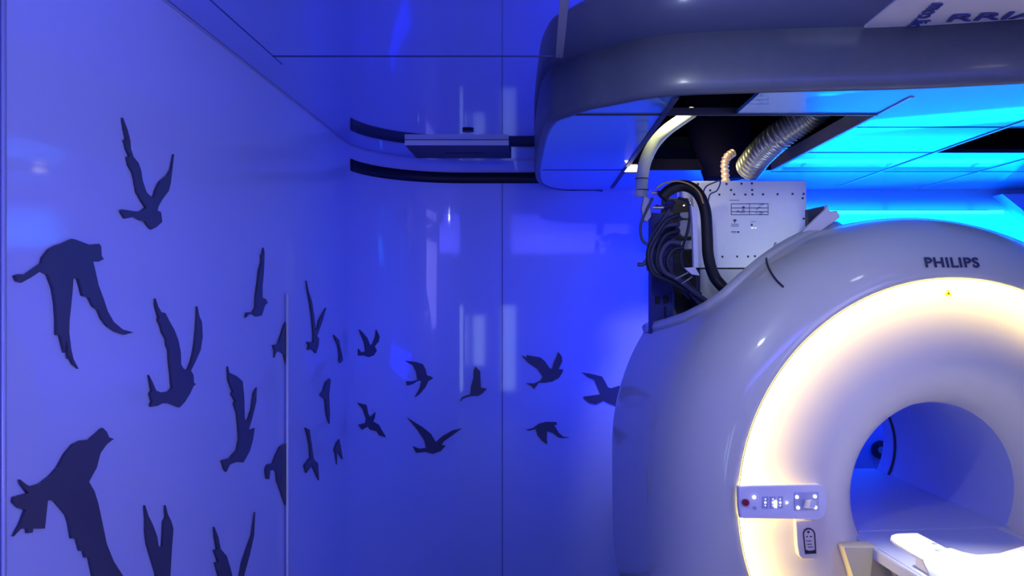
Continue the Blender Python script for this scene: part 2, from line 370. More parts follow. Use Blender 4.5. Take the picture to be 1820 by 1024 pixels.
# ------------------------------------------------------------------ wall birds
Z = dict(z1=(0,180,320/1365), z2=(0,400,320/1170), z3=(0,740,320/1154), z4=(240,500,240/1024), z5=(360,640,260/693),
         z6=(420,420,280/1103), z7=(540,560,360/1229), z8=(840,560,320/1170))
birds = [
('z1','wings raised in a V, topmost on left wall',
 [(920,300),(940,285),(925,215),(910,125),(945,215),(967,300),(970,360),(990,420),(1030,470),(1050,530),(1060,600),(1090,690),(1120,720),(1150,725),(1165,670),(1195,610),(1250,565),(1278,520),(1300,400),(1287,520),(1275,620),(1260,680),(1210,745),(1180,800),(1175,830),(1200,840),(1210,915),(1165,955),(1130,972),(1105,945),(1080,910),(1040,900),(1000,875),(930,890),(895,830),(910,820),(1000,835),(1050,835),(1090,805),(1060,760),(1020,690),(1005,600),(990,540),(960,490),(945,425),(965,415),(940,360),(930,315)]),
('z2','both wings hanging down, thin tail at far left of view',
 [(75,330),(100,320),(150,320),(200,285),(250,250),(260,210),(300,160),(340,135),(385,122),(455,90),(500,105),(560,128),(625,122),(637,140),(640,200),(655,222),(620,238),(585,238),(600,300),(620,390),(650,470),(680,560),(720,630),(780,680),(850,698),(790,713),(730,690),(680,655),(645,610),(620,550),(590,530),(560,470),(520,460),(505,400),(490,348),(455,348),(450,430),(440,530),(430,620),(428,700),(440,800),(455,870),(490,935),(455,900),(430,850),(425,870),(418,800),(408,745),(400,830),(380,745),(372,715),(350,715),(348,600),(340,500),(325,410),(290,320),(240,300),(180,340),(115,375),(90,365)]),
('z3','largest one, lower left, beak pointing up',
 [(640,75),(665,100),(680,135),(710,145),(665,180),(625,235),(600,330),(550,420),(585,480),(610,560),(640,700),(665,820),(710,930),(770,1024),(850,1180),(600,1090),(580,1020),(555,905),(530,905),(520,865),(495,860),(475,785),(442,783),(425,680),(410,635),(370,585),(330,540),(285,538),(265,720),(190,720),(185,748),(157,748),(155,718),(110,722),(65,770),(110,690),(145,600),(100,585),(65,550),(68,518),(110,505),(160,492),(120,440),(105,405),(150,440),(175,450),(240,430),(300,385),(350,330),(400,240),(450,180),(500,155),(555,150),(590,120)]),
('z3','narrow V wings just right of the largest bird',
 [(920,650),(912,570),(935,640),(960,690),(990,770),(1000,835),(1028,835),(1035,670),(1050,650),(1045,570),(1060,630),(1080,670),(1095,720),(1085,850),(1075,1024),(1075,1100),(1040,1150),(990,1100),(985,1000),(960,920),(930,820),(920,740)]),
('z4','two tall raised wings and forked tail, middle of the left wall',
 [(135,130),(155,190),(180,235),(210,240),(240,300),(280,370),(310,450),(328,540),(330,630),(350,665),(385,672),(410,610),(430,530),(440,460),(450,350),(455,260),(455,190),(470,265),(490,310),(495,420),(480,520),(440,610),(405,680),(425,710),(428,770),(445,780),(425,795),(400,850),(360,915),(320,957),(280,940),(240,925),(190,925),(150,945),(105,952),(100,930),(112,915),(95,850),(110,830),(100,770),(85,710),(115,770),(140,830),(180,845),(240,835),(265,810),(255,700),(243,600),(240,520),(225,490),(220,440),(190,385),(180,340),(155,290),(165,280),(140,190)]),
('z5','ragged left wing raised steeply, just left of the pale panel edge',
 [(110,30),(117,60),(150,75),(180,100),(188,180),(190,280),(205,290),(225,230),(233,160),(248,130),(245,200),(225,280),(208,335),(238,322),(230,375),(215,430),(185,485),(150,483),(120,495),(103,530),(92,510),(82,475),(120,465),(155,425),(165,370),(162,320),(155,250),(140,205),(148,195),(127,160),(135,150),(115,100)]),
('z5','cut by the pale panel edge, lower one',
 [(385,395),(387,410),(387,520),(395,610),(399,690),(385,685),(370,640),(360,610),(345,570),(342,530),(330,518),(312,525),(308,565),(296,560),(290,520),(300,495),(325,490),(340,450),(360,410)]),
('z5','V wings at the bottom of the view nearest the panel edge',
 [(45,790),(65,840),(75,895),(105,930),(120,980),(135,1040),(165,1040),(180,960),(200,900),(225,830),(240,720),(235,830),(215,920),(190,1010),(175,1090),(140,1120),(90,1110),(70,1030),(50,960),(65,955),(45,900),(60,895),(50,840)]),
('z6','slim with one wing straight up, on left wall',
 [(178,80),(185,120),(180,250),(170,350),(170,430),(195,440),(207,467),(190,480),(165,555),(130,562),(105,545),(80,545),(52,570),(60,535),(105,530),(122,500),(125,420),(135,350),(148,240),(165,180),(163,130),(172,125)]),
('z6','cut by the pale panel edge, upper one',
 [(335,600),(338,900),(325,830),(300,805),(270,810),(255,850),(258,800),(246,762),(280,755),(300,700),(318,640)]),
('z6','slender raised wings, first to the right of the panel edge',
 [(480,310),(495,380),(520,460),(535,560),(545,660),(560,640),(570,590),(620,500),(595,590),(570,660),(555,700),(570,715),(565,770),(548,820),(530,795),(490,795),(500,765),(485,740),(530,740),(530,680),(520,560),(505,460),(488,370)]),
('z7','tiny sliver in the wall corner, upper one',
 [(175,120),(205,150),(215,200),(225,240),(230,275),(215,292),(207,275),(210,240),(200,180),(185,150)]),
('z7','small with both wings up, highest in the wall corner',
 [(332,88),(355,110),(380,140),(400,190),(415,170),(430,130),(435,88),(455,130),(450,160),(425,190),(438,215),(420,245),(390,255),(360,245),(328,247),(325,205),(345,228),(370,220),(362,165),(340,115)]),
('z7','soaring with beak right and swept wings, upper left on back wall',
 [(612,277),(680,285),(720,298),(737,330),(745,365),(768,372),(785,383),(755,400),(735,440),(700,480),(670,500),(700,445),(712,400),(690,398),(660,418),(625,428),(618,402),(660,402),(688,392),(680,345),(660,305)]),
('z7','single upright wing, perched among window reflections on back wall',
 [(1040,312),(1070,340),(1075,440),(1112,447),(1085,475),(1060,490),(1010,492),(970,505),(945,527),(960,498),(1010,480),(1015,430),(1030,380),(1030,340)]),
('z7','diving diagonal wings in the wall corner, above the empty lower wall',
 [(322,532),(375,545),(385,600),(400,620),(430,590),(425,625),(415,645),(450,665),(470,700),(495,742),(455,730),(440,705),(400,695),(385,675),(350,695),(328,665),(370,655),(375,630),(355,570)]),
('z7','widest wings spread in a V, lowest on the back wall',
 [(625,622),(720,680),(770,720),(800,770),(840,735),(900,700),(960,687),(900,730),(850,765),(835,785),(860,793),(830,825),(780,842),(740,830),(680,835),(660,795),(700,810),(740,805),(730,760),(690,700),(650,650)]),
('z7','vertical blade shape in the wall corner at mid height',
 [(150,385),(155,400),(145,480),(150,600),(148,660),(130,600),(122,510),(92,485),(110,460),(125,410)]),
('z5','squeezed one with forked lower end in the wall corner, lowest left',
 [(480,320),(500,330),(510,400),(520,470),(540,490),(545,570),(528,530),(512,500),(485,535),(475,500),(505,460),(500,400),(490,350)]),
('z5','tiny fork shape in the wall corner, lower one',
 [(642,375),(650,420),(658,470),(640,440),(632,430),(630,495),(625,440),(618,425),(630,395)]),
('z8','flying with spread raised wings over the pinkish glow, beak right',
 [(317,262),(350,275),(350,260),(440,275),(470,300),(500,345),(515,350),(530,300),(545,270),(555,238),(580,270),(583,300),(560,350),(590,355),(580,380),(560,410),(520,432),(470,440),(430,440),(400,482),(380,460),(345,443),(400,445),(440,425),(455,400),(420,350),(360,310)]),
('z8','partly hidden behind the scanner, rightmost on back wall',
 [(708,372),(760,380),(840,398),(860,430),(880,470),(900,475),(950,460),(980,460),(1040,480),(1000,540),(960,600),(880,570),(850,555),(800,580),(755,570),(720,540),(720,530),(780,522),(830,515),(815,480),(790,420),(750,405)]),
('z8','both wings drooping, lower right on back wall',
 [(345,745),(390,735),(430,705),(480,693),(545,695),(548,712),(530,715),(560,765),(590,790),(632,793),(590,798),(560,795),(520,765),(485,755),(482,800),(485,840),(450,815),(420,780),(410,740),(370,750)]),
]
def make_bird(zk, desc, poly):
    ox, oy, s = Z[zk]
    uv = [wall_hit(ox+x*s, oy+y*s) for x, y in poly]
    loop3 = [Vector((u, v, 0)) for u, v in uv]
    bm = bmesh.new(); vv = [bm.verts.new(p) for p in loop3]
    for t in tessellate_polygon([loop3]):
        try: bm.faces.new([vv[i] for i in t])
        except ValueError: pass
    s0, s1 = min(u for u, _ in uv), max(u for u, _ in uv)
    x = math.ceil(s0/.025)*.025
    while x < s1:
        if -.05 < x < LARC+.05:
            bmesh.ops.bisect_plane(bm, geom=bm.verts[:]+bm.edges[:]+bm.faces[:], plane_co=(x, 0, 0), plane_no=(1, 0, 0))
        x += .025
    bmesh.ops.recalc_face_normals(bm, faces=bm.faces)
    g = bmesh.ops.extrude_face_region(bm, geom=bm.faces[:])
    for e in g['geom']:
        if isinstance(e, bmesh.types.BMVert): e.co.z = 1
    off = .005
    cu, cv = sum(u for u, _ in uv)/len(uv), sum(v for _, v in uv)/len(uv)
    P0, _ = wall_pt(cu); org = Vector((P0.x, P0.y, cv))
    for v_ in bm.verts:
        p, nn = wall_pt(v_.co.x); h = .002+off*v_.co.z; z = v_.co.y
        q_ = p+nn*h; v_.co = Vector((q_.x, q_.y, z))-org
    o = frombm('wall_bird', bm, M['navy']); o.location = org
    tag(o, 'dark navy bird silhouette, '+desc, 'wall decoration', 'bird silhouettes on the walls')
for b_ in birds: make_bird(*b_)

# ------------------------------------------------------------------ scanner
C0 = Vector((1.32, 2.53, 0)); YAW = R(5); CZ = .964
scn = empty('mri_scanner', C0, YAW)
tag(scn, 'large white scanner with glowing ring round its bore and open upper left cover', 'scanner')
Mi = (Matrix.Translation(C0) @ Matrix.Rotation(YAW, 4, 'Z')).inverted()
def loc(v): return Mi @ Vector(v)
def lat(px, py, y):      # local point on a pixel at world distance y
    return loc(at(px, py, y))
def lat_ly(px, py, ly):  # local point on a pixel where local depth = ly
    o_ = loc((0, 0, EYE)); d_ = loc(at(px, py, 1))-o_
    return o_+d_*((ly-o_.y)/d_.y)
prof = [(.70,.0),(.708,-.006),(.725,-.006),(.76,.004),(.80,.024),(.84,.056),(.875,.10),(.90,.155),(.914,.22),(.92,.29),(.922,.40),(.920,.55),(.918,.75),(.915,1.0)]
prof = [(p.x, p.y) for p in smoothpath([(r_, y_, 0) for r_, y_ in prof], 6)]
def rofy(ly):
    for (r0, y0), (r1, y1) in zip(prof, prof[1:]):
        if y0 <= ly <= y1: return r0+(r1-r0)*(ly-y0)/(y1-y0)
    return .70 if ly < 0 else .915
def shp(r, phi):        # phi from top, positive to the left
    s_, c_ = sin(phi), cos(phi)
    wgt = min(1, max(0, (r-.72)/.18)); wgt = wgt*wgt*(3-2*wgt)
    n_ = 2 if c_ >= 0 else 2+2.2*wgt
    x = -r*math.copysign(abs(s_)**(2/n_), s_); z = r*math.copysign(abs(c_)**(2/n_), c_)
    return x, CZ+z
cutpx = [(1470,372),(1430,405),(1370,452),(1320,492),(1290,520),(1260,541),(1225,558),(1185,571),(1150,575),(1130,576)]
cut = []
for px, py in cutpx:
    best = None
    for i in range(1300):
        y = 2.42+i*.001; l = lat(px, py, y)
        if l.y < -.004 or l.y > 1.0: continue
        rr = math.hypot(l.x, l.z-CZ); dlt = rr-rofy(l.y)
        if best is None or abs(dlt) < best[0]: best = (abs(dlt), l.y, math.atan2(-l.x, l.z-CZ))
        if dlt < 0: break
    cut.append((best[2], best[1]))
cut.sort()
PH0, PH1 = cut[0][0], cut[-1][0]

def cuty(phi):
    for (a, ya), (b, yb) in zip(cut, cut[1:]):
        if a <= phi <= b: return ya+(yb-ya)*(phi-a)/(b-a+1e-9)
    return 1.0
def prof_at(t, ymax):    # t in 0..1 along profile truncated at ymax
    P = [prof[0]]
    for a, b in zip(prof, prof[1:]):
        if b[1] <= ymax or b[1] < .0: P.append(b)
        else:
            f_ = (ymax-a[1])/(b[1]-a[1]); P.append((a[0]+(b[0]-a[0])*f_, ymax)); break
    L = [0]
    for a, b in zip(P, P[1:]): L.append(L[-1]+math.hypot(b[0]-a[0], b[1]-a[1]))
    d_ = t*L[-1]
    for i in range(len(P)-1):
        if d_ <= L[i+1]+1e-9:
            f_ = (d_-L[i])/(L[i+1]-L[i]+1e-12); return (P[i][0]+(P[i+1][0]-P[i][0])*f_, P[i][1]+(P[i+1][1]-P[i][1])*f_)
    return P[-1]
Y0C = min(c_[1] for c_ in cut)-.002
def shell_mesh(ph0, ph1, n, full):
    vs = []; fs = []; m1, m2 = 48, 30; m_ = m1+m2
    for i in range(n+1):
        ph = ph0+(ph1-ph0)*i/n; ymax = 1.0 if full else cuty(ph)
        for j in range(m_+1):
            if j <= m1: r_, y_ = prof_at(j/m1, Y0C)
            else:
                y_ = Y0C+(max(ymax, Y0C)-Y0C)*(j-m1)/m2; r_ = rofy(y_)
            x, z = shp(r_, ph); vs.append((x, y_, z))
    for i in range(n):
        for j in range(m_): fs.append((i*(m_+1)+j, (i+1)*(m_+1)+j, (i+1)*(m_+1)+j+1, i*(m_+1)+j+1))
    return vs, fs
v1, f1 = shell_mesh(PH1, PH0+2*pi, 220, True)
v2, f2 = shell_mesh(PH0, PH1, 60, False)
o = mesh('front_cover', v1+v2, f1+[tuple(i+len(v1) for i in f) for f in f2], M['shell'], scn, True)
bmx = bmesh.new(); bmx.from_mesh(o.data); bmesh.ops.remove_doubles(bmx, verts=bmx.verts, dist=.0004)
bmesh.ops.recalc_face_normals(bmx, faces=bmx.faces)
fc = [f for f in bmx.faces if abs(f.calc_center_median().y-.3) < .05][0]; cc = fc.calc_center_median()
if fc.normal.dot(Vector((cc.x, 0, cc.z-CZ))) < 0: bmesh.ops.reverse_faces(bmx, faces=bmx.faces)
bmx.to_mesh(o.data); bmx.free(); solid(o, .012, -1)
# raised lip following the cut edge
vs = []; fs = []
def spt(ph, y_, lift):
    r_ = rofy(max(y_, 0)); x, z = shp(r_+lift, ph); return Vector((x, y_, z))
NL = 60
for i in range(NL+1):
    ph = PH0+(PH1-PH0)*i/NL; yc = cuty(ph)
    # step across the cut, perpendicular in (r*phi, y)
    e = .01; dph = (cuty(min(ph+e, PH1))-cuty(max(ph-e, PH0)))/((min(ph+e, PH1)-max(ph-e, PH0))*.92)
    nl = math.hypot(1, dph); ns, ny = dph/nl, -1/nl
    for wd_, lf in ((.0, -.01), (.0, .016), (.010, .020), (.030, .014), (.042, .001)):
        p_ = ph+ns*wd_/.92; y_ = max(.02, yc+ny*wd_); vs.append(spt(p_, y_, lf))
for i in range(NL):
    for j in range(4): fs.append((i*5+j, (i+1)*5+j, (i+1)*5+j+1, i*5+j+1))
solid(mesh('cover_lip', vs, fs, M['shell'], scn, True), .004)
# split line and bracket in the lip
sp = []
for px, py in ((1362,455),(1363,468),(1370,484),(1380,498),(1392,510)):
    best = None
    for i in range(900):
        l = lat(px, py, 2.5+i*.001); dlt = abs(math.hypot(l.x, l.z-CZ)-rofy(max(l.y, 0))-.006)
        if best is None or dlt < best[0]: best = (dlt, l)
        if math.hypot(l.x, l.z-CZ) < rofy(max(l.y, 0))+.006: break
    sp.append(best[1])
tube('split_line', sp, .0035, M['dark'], scn)
# bracket
bk = [lat(1373,452,2.86), lat(1380,430,2.86), lat(1384,438,2.86), lat(1400,444,2.86), lat(1395,455,2.86), lat(1366,470,2.86)]
prism('bracket', bk, Vector((0, .02, 0)), M['shell'], scn, .001)
prism('lip_void_dark', [lat(1437,372,2.95), lat(1466,366,2.95), lat(1462,380,2.95), lat(1437,402,2.95)], Vector((0, .03, 0)), M['dark'], scn)  # dark piece stands in for the unlit void between box and lip
prism('lip_flange', [lat(x, y, 2.84) for x, y in ((1471,363),(1475,376),(1488,374),(1494,386),(1440,425),(1402,446),(1400,438),(1432,405),(1466,372))], Vector((0, .015, 0)), M['shell'], scn, .003)

def rev(name, P, m, seg=160, closed=False):
    vs = []; fs = []; n_ = len(P)
    for i in range(seg):
        a = 2*pi*i/seg
        for r_, y_ in P: vs.append((-r_*sin(a), y_, CZ+r_*cos(a)))
    for i in range(seg):
        k_ = ((i+1) % seg)*n_
        for j in range(n_-1): fs.append((i*n_+j, k_+j, k_+j+1, i*n_+j+1))
        if closed: fs.append((i*n_+n_-1, k_+n_-1, k_, i*n_))
    return mesh(name, vs, fs, m, scn, True)
rev('light_ring', [(.6985, -.002), (.690, .018), (.668, .058), (.6645, .072)], M['ring'])
rev('ring_glow_shield', [(.700, .0), (.700, .085), (.64, .085), (.64, .080), (.6965, .080), (.6995, .0)], M['dark'])  # unseen backing added to keep the ring's glow out of the cover
fp = [(.664, .070), (.655, .068), (.63, .056), (.60, .042), (.55, .018), (.50, -.004), (.45, -.018), (.41, -.020), (.37, -.004), (.335, .028), (.305, .072), (.291, .12)]
rev('bore_flare', fp, M['face'])
rev('bore_liner', [(.291, .12), (.290, .3), (.290, .89), (.30, .96), (.34, 1.0), (.34, 1.01), (.31, 1.0), (.296, .9), (.296, .12)], M['bore'])
rev('magnet_housing', [(.34, .995), (.68, .995), (.70, .96), (.70, .13), (.66, .085)], M['dark'])
rev('bore_rim', [(.292, .855), (.286, .857), (.286, .872), (.292, .874)], M['dark'], closed=True)
box('plinth', (-.82, .16, 0), (.82, .98, .07), M['dark'], scn, .01)
# bridge in the bore
box('bed_bridge', (-.262, .10, CZ-.150), (.262, .99, CZ-.125), M['bore'], scn, .003)
# post and plates inside the open corner
def scr_box(name, x0, x1, y0, y1, yn, yf, m, parent, bev=.002):
    a_, b_ = lat(x0, y0, yn), lat(x1, y1, yn)
    return box(name, (a_.x, a_.y, b_.z), (b_.x, a_.y+(yf-yn), a_.z), m, parent, bev)
scr_box('support_post', 1158, 1197, 378, 1190, 3.30, 3.36, M['post'], scn)
scr_box('side_plate', 1197, 1245, 488, 640, 3.36, 3.38, M['olive'], scn)
for i, (x, y) in enumerate(((1169,531),(1184,529),(1169,537),(1184,536))):
    scr_box('clip', x-4, x+4, y-4, y+3, 3.292, 3.3, M['black'], scn, 0)
scr_box('post_slot', 1181, 1184, 545, 570, 3.297, 3.3, M['black'], scn, 0)

# control panel
cp = lambda px, py: lat_ly(px, py, -.035)
pl = [cp(1312,865), cp(1340,863), cp(1400,862), cp(1455,861), cp(1463,864), cp(1468,872), cp(1470,882), cp(1470,905), cp(1467,917), cp(1458,924), cp(1316,922), cp(1313,900)]
pan = prism('control_panel', pl, Vector((0, .022, 0)), M['ctrl'], scn, .005)
def disc(name, px, py, r_px, ly, dep, m, parent, seg=20, sq=1.0):
    c_ = lat_ly(px, py, ly); rr = r_px*2.46/F
    return prism(name, [c_+Vector((rr*cos(2*pi*i/seg), 0, rr*sq*sin(2*pi*i/seg))) for i in range(seg)], Vector((0, dep, 0)), m, parent)
disc('stop_button_collar', 1326, 894, 7.5, -0.0370, .004, M['key'], pan)
disc('stop_button', 1326, 894, 5.6, -0.0460, .012, M['red'], pan)
def rect(name, x0, y0, x1, y1, ly, dep, m, parent, bev=0):
    a_, b_ = lat_ly(x0, y1, ly), lat_ly(x1, y0, ly)
    return box(name, (a_.x, ly, a_.z), (b_.x, ly+dep, b_.z), m, parent, bev)
for x, y in ((1341,884.5),(1342,903.5)): disc('lit_button', x, y, 3, -0.0400, .006, M['led'] if y < 890 else M['key'], pan)
for x0, x1 in ((1355,1366),(1369,1379),(1382,1392)):
    rect('key_pad', x0, 883, x1, 904, -0.0380, .004, M['key'], pan, .0008)
    for y in (887.5, 893.5, 899):
        disc('key_light', (x0+x1)/2, y, 1.9 if y == 893.5 else 1.0, -0.0395, .002, M['led'], pan, 10)
rect('center_key', 1376.5, 890, 1381, 903, -0.0420, .004, M['led'], pan)
disc('arrow_key', 1399, 894, 3, -0.0390, .003, M['led'], pan, 3)
rect('joystick_plate', 1412, 875, 1456, 908, -0.0390, .005, M['key'], pan, .002)
for x, y in ((1417,884),(1449,883),(1419,903),(1450,902.5)): disc('corner_button', x, y, 3, -0.0430, .005, M['led'], pan, 14)
js = prism('joystick', [lat_ly(1427,903,-0.0390), lat_ly(1437,904,-0.0390), lat_ly(1440,892,-0.0390), lat_ly(1430,888,-0.0390)], Vector((.006, -.035, .01)), M['ctrl'], pan, .003)
# hand-control cradle under the panel
cr = [lat_ly(x, y, -.012) for x, y in ((1414,925),(1466,925),(1452,990),(1450,995),(1426,994),(1420,988),(1417,970))]
crd = prism('cradle', cr, Vector((0, .045, 0)), M['face'], scn, .004)
ic = [(1427,948),(1429,942),(1434,938.5),(1440,938.5),(1446,942),(1449,948),(1451,984),(1431,985)]
ic3 = [lat_ly(x, y, -.014) for x, y in ic]
mid = sum(ic3, Vector())/len(ic3)
inn = [mid+(p-mid)*.82 for p in ic3]
vs = ic3+inn; nn_ = len(ic3)
o = mesh('icon', vs, [(i, (i+1) % nn_, nn_+(i+1) % nn_, nn_+i) for i in range(nn_)], M['ink'], crd); solid(o, .001, 0)
disc('icon_dot', 1437, 946, 2.2, -.0145, .001, M['ink'], crd, 12)
for x0, y0, x1, y1 in ((1433,953,1436,955),(1440,953,1443,955),(1433,961,1442,962.3),(1435,967,1443,968.3),(1436,972,1445,973.3),(1432,978,1436,984),(1445,978,1449,983)):
    rect('icon_mark', x0, y0, x1, y1, -.0145, .001, M['ink'], crd)
rect('label_plate', 1297, 866, 1308, 920, .002, .003, M['steel2'], scn)
rect('label_print', 1301, 876, 1306, 913, .0005, .001, M['ink'], scn)
# logo
for i in range(900):
    lp = lat(1690.5, 468, 2.40+i*.001)
    if lp.y > -.006 and math.hypot(lp.x, lp.z-CZ) < rofy(max(lp.y, 0)): break
mw = Matrix.Translation(lp+Vector((0, -.004, .001))) @ Matrix.Rotation(R(90-20), 4, 'X')
tx = text_mesh('logo_lettering', 'PHILIPS', .047, M['pink'], mw, scn, off=.0009, spacing=1.1, ext=.001)
wx = max(v.co.x for v in tx.data.vertices)-min(v.co.x for v in tx.data.vertices)
cx_ = lp.x
for v_ in tx.data.vertices: v_.co.x = cx_+(v_.co.x-cx_)*(.180/wx)
# warning sticker
a_ = lat_ly(1686, 521, .054)
st = prism('warning_sticker', [a_+Vector((-.0105, 0, -.008)), a_+Vector((.0105, 0, -.008)), a_+Vector((0, 0, .012))], Vector((0, .003, 0)), M['sticker'], scn)
prism('sticker_mark', [a_+Vector((.0025*cos(t), -.0008, .0025*sin(t)-.001)) for t in [i*pi/4 for i in range(8)]], Vector((0, .0006, 0)), M['ink'], st)
# seam of the side door in the cover
sd = []
for py in (830, 850, 870, 897):
    for i in range(1100):
        l = lat(1152, py, 2.6+i*.001)
        x_, z_ = shp(rofy(max(l.y, 0)), math.atan2(-l.x, l.z-CZ))
        if math.hypot(l.x, l.z-CZ) < rofy(max(l.y, 0))+.001: break
    sd.append(l)
tube('latch_slot', sd, .003, M['steel2'], scn)

# ------------------------------------------------------------------ patient table in front of the bore
tb = empty('patient_table', loc((0, 0, 0))*0+C0+Vector((.03, -.75, 0)), YAW)
tag(tb, 'white patient table with white pad running into the scanner bore', 'patient table')
Ti = (Matrix.Translation(tb.location) @ Matrix.Rotation(YAW, 4, 'Z')).inverted()
tl = lambda v: Ti @ Vector(v)
box('tabletop', (-.25, -1.2, .815), (.25, .845, .8385), M['bore'], tb, .006)
bm = bmesh.new(); outl = []
def padpt(x, y): return Vector((x, y, 0))
edge = [(-.235,.28),(-.20,.30),(-.15,.33),(-.08,.36)] 
uu = [tl(atz(x, y, .862)) for x, y in ((1690,985),(1712,993),(1735,998),(1774,995),(1790,990),(1820,981),(1870,968))]
uu = [Vector((p.x, p.y, 0)) for p in uu]
x0_, x1_ = -.235, .235
poly = [Vector((x0_, uu[0].y-.03, 0))]+[p for p in uu if p.x < x1_]+[Vector((x1_, uu[-1].y, 0)), Vector((x1_, -1.15, 0)), Vector((x0_, -1.15, 0))]
poly = [Vector((p.x, p.y, .838)) for p in poly]
prism('mattress', poly, Vector((0, 0, .045)), M['mattress'], tb, .008)
box('side_rail', (-.264, -1.2, .80), (-.2515, .86, .838), M['bore'], tb, .006)
box('side_rail', (.252, -1.2, .79), (.29, .86, .836), M['white'], tb, .006)
box('pedestal', (-.22, -1.0, .06), (.22, .2, .79), M['beige'], tb, .02)
box('foot_base', (-.28, -1.15, 0), (.28, .3, .06), M['dark'], tb, .01)
# arm board: white paddle bent down toward the viewer
top = [(1582,957),(1584,951),(1593,948),(1631,947),(1698,982),(1704,992),(1640,994),(1622,984),(1588,963)]
T = [tl(atz(x, y, .95)) for x, y in top]
prism('arm_board', T, Vector((0, 0, -.008)), M['white'], tb, .003)
rws = [((1640,993),(1704,991),.951), ((1646,1006),(1709,1003),.944), ((1653,1022),(1716,1020),.928), ((1668,1046),(1727,1044),.900), ((1700,1095),(1748,1092),.850)]
sv = []
for l_, r_, z_ in rws: sv += [tl(atz(*l_, z_)), tl(atz(*r_, z_))]
st_ = mesh('arm_board_stem', sv, [(2*i, 2*i+1, 2*i+3, 2*i+2) for i in range(len(rws)-1)], M['white'], tb, True)
solid(st_, .008, 1 if st_.data.polygons[0].normal.z < 0 else -1)
for x, y in ((1661,966),(1667,978)):
    c_ = tl(atz(x, y, .9515))
    bm = bmesh.new(); bmesh.ops.create_cone(bm, cap_ends=True, segments=18, radius1=.007, radius2=.006, depth=.002)
    frombm('board_screw', bm, M['steel2'], tb).location = c_
# docking cover beside table
dp = [lat_ly(x, y, -.065) for x, y in ((1500,974),(1503,972),(1557,972),(1567,978),(1606,1045),(1615,1100),(1615,1400),(1545,1400),(1530,1100),(1516,1024))]
prism('docking_cover', dp, Vector((0, .055, 0)), M['beige'], scn, .004)['label'] = 'beige docking cover beside the table'
p0_, p1_ = lat_ly(1540, 973, -.05), lat_ly(1554, 970, -.05)
box('docking_button', (p0_.x, p0_.y, p0_.z), (p1_.x, p0_.y+.02, p1_.z), M['copper'], scn)
gp = [tl(at(x, y, 2.39)) for x, y in ((1572,986),(1597,986),(1606,1024),(1625,1100),(1650,1200),(1620,1200),(1592,1024))]
prism('grey_side', gp, Vector((0, .03, 0)), M['steel2'], tb, .003)
gq = [tl(at(x, y, 2.38)) for x, y in ((1599,986),(1604,988),(1640,1016),(1652,1024),(1680,1100),(1640,1100),(1608,1024))]
prism('side_flap', gq, Vector((0, .04, 0)), M['white'], tb, .003)

# fan-like fitting seen through the bore on the back wall
fx = empty('wall_socket', at(1566, 800, 4.38)); tag(fx, 'round dark fitting low on back wall seen through the bore', 'wall fitting')
for nm, r_, m_, dy in (('dish', .05, M['dark'], 0), ('hub', .018, M['steel2'], -.012)):
    prism(nm, [Vector((r_*cos(i*pi/14), dy, r_*sin(i*pi/14))) for i in range(28)], Vector((0, .016, 0)), m_, fx)

# ------------------------------------------------------------------ electronics on top
eb = empty('electronics_box', at(1332, 475, 3.25)); tag(eb, 'white metal electronics box with printed table standing in open scanner cover', 'electronics box')
E0 = eb.location
e = lambda px, py, dy=0: at(px, py, 3.25)-E0+Vector((0, dy, 0))
prism('casing', [e(1229,322), e(1433,321), e(1435,476), e(1240,476)], Vector((0, .34, 0)), M['steel'], eb, .003)
prism('base_plate', [e(1245,478,.01), e(1440,478,.01), e(1440,540,.01), e(1245,540,.01)], Vector((0, .30, 0)), M['steel2'], eb, .002)
zr = lambda x, y: (1230+x*.16117, 315+y*.16117)
def edot(x, y, r_=1.3, m_=M['ink']):
    px, py = zr(x, y); c_ = e(px, py, -.001); rr = r_*3.25/F
    prism('screw', [c_+Vector((rr*cos(i*pi/5), 0, rr*sin(i*pi/5))) for i in range(10)], Vector((0, .003, 0)), m_, eb)
for x, y in ((65,75),(380,75),(545,72),(660,70),(200,145),(430,142),(662,142),(300,192),(465,190),(588,192),(665,190),(782,190),(943,188),(1107,185),(1230,185),(1220,232),(1232,458),(335,877),(497,875),(617,875),(693,872)):
    edot(x, y, 2.0)
bm = bmesh.new()
def erect(bm, x0, y0, x1, y1, dy=-.001):
    (a, b), (c, d) = zr(x0, y0), zr(x1, y1); p0, p1 = e(a, d, dy), e(c, b, dy); box_bm(bm, (p0.x, dy+e(0,0).y, p0.z), (p1.x, .001+e(0,0).y, p1.z))
for y in (294, 340, 381, 415): erect(bm, 430, y-4, 842, y+3)
for x in (432, 633, 838): erect(bm, x-3, 294, x+3, 415)
for i in range(26):
    cx, cy = random.choice([(535, 355), (735, 360), (740, 330), (750, 390)]); x = cx+random.randint(-40, 40); y = cy+random.randint(-38, 38)
    erect(bm, x-14, y-3, x+14, y+2, -.0012)
erect(bm, 415, 252, 520, 257); erect(bm, 455, 465, 488, 488); erect(bm, 465, 490, 475, 505)
for y in (515, 528, 540): erect(bm, 430, y, 515, y+4)
for y in (596, 608): erect(bm, 430, y, 490, y+5)
erect(bm, 498, 596, 520, 614); erect(bm, 648, 515, 668, 538); erect(bm, 650, 488, 680, 492); erect(bm, 688, 488, 706, 492)
frombm('printed_table', bm, M['pink'], eb)
bm = bmesh.new(); erect(bm, 650, 557, 675, 562); erect(bm, 690, 557, 708, 562); frombm('lit_slots', bm, M['led'], eb)

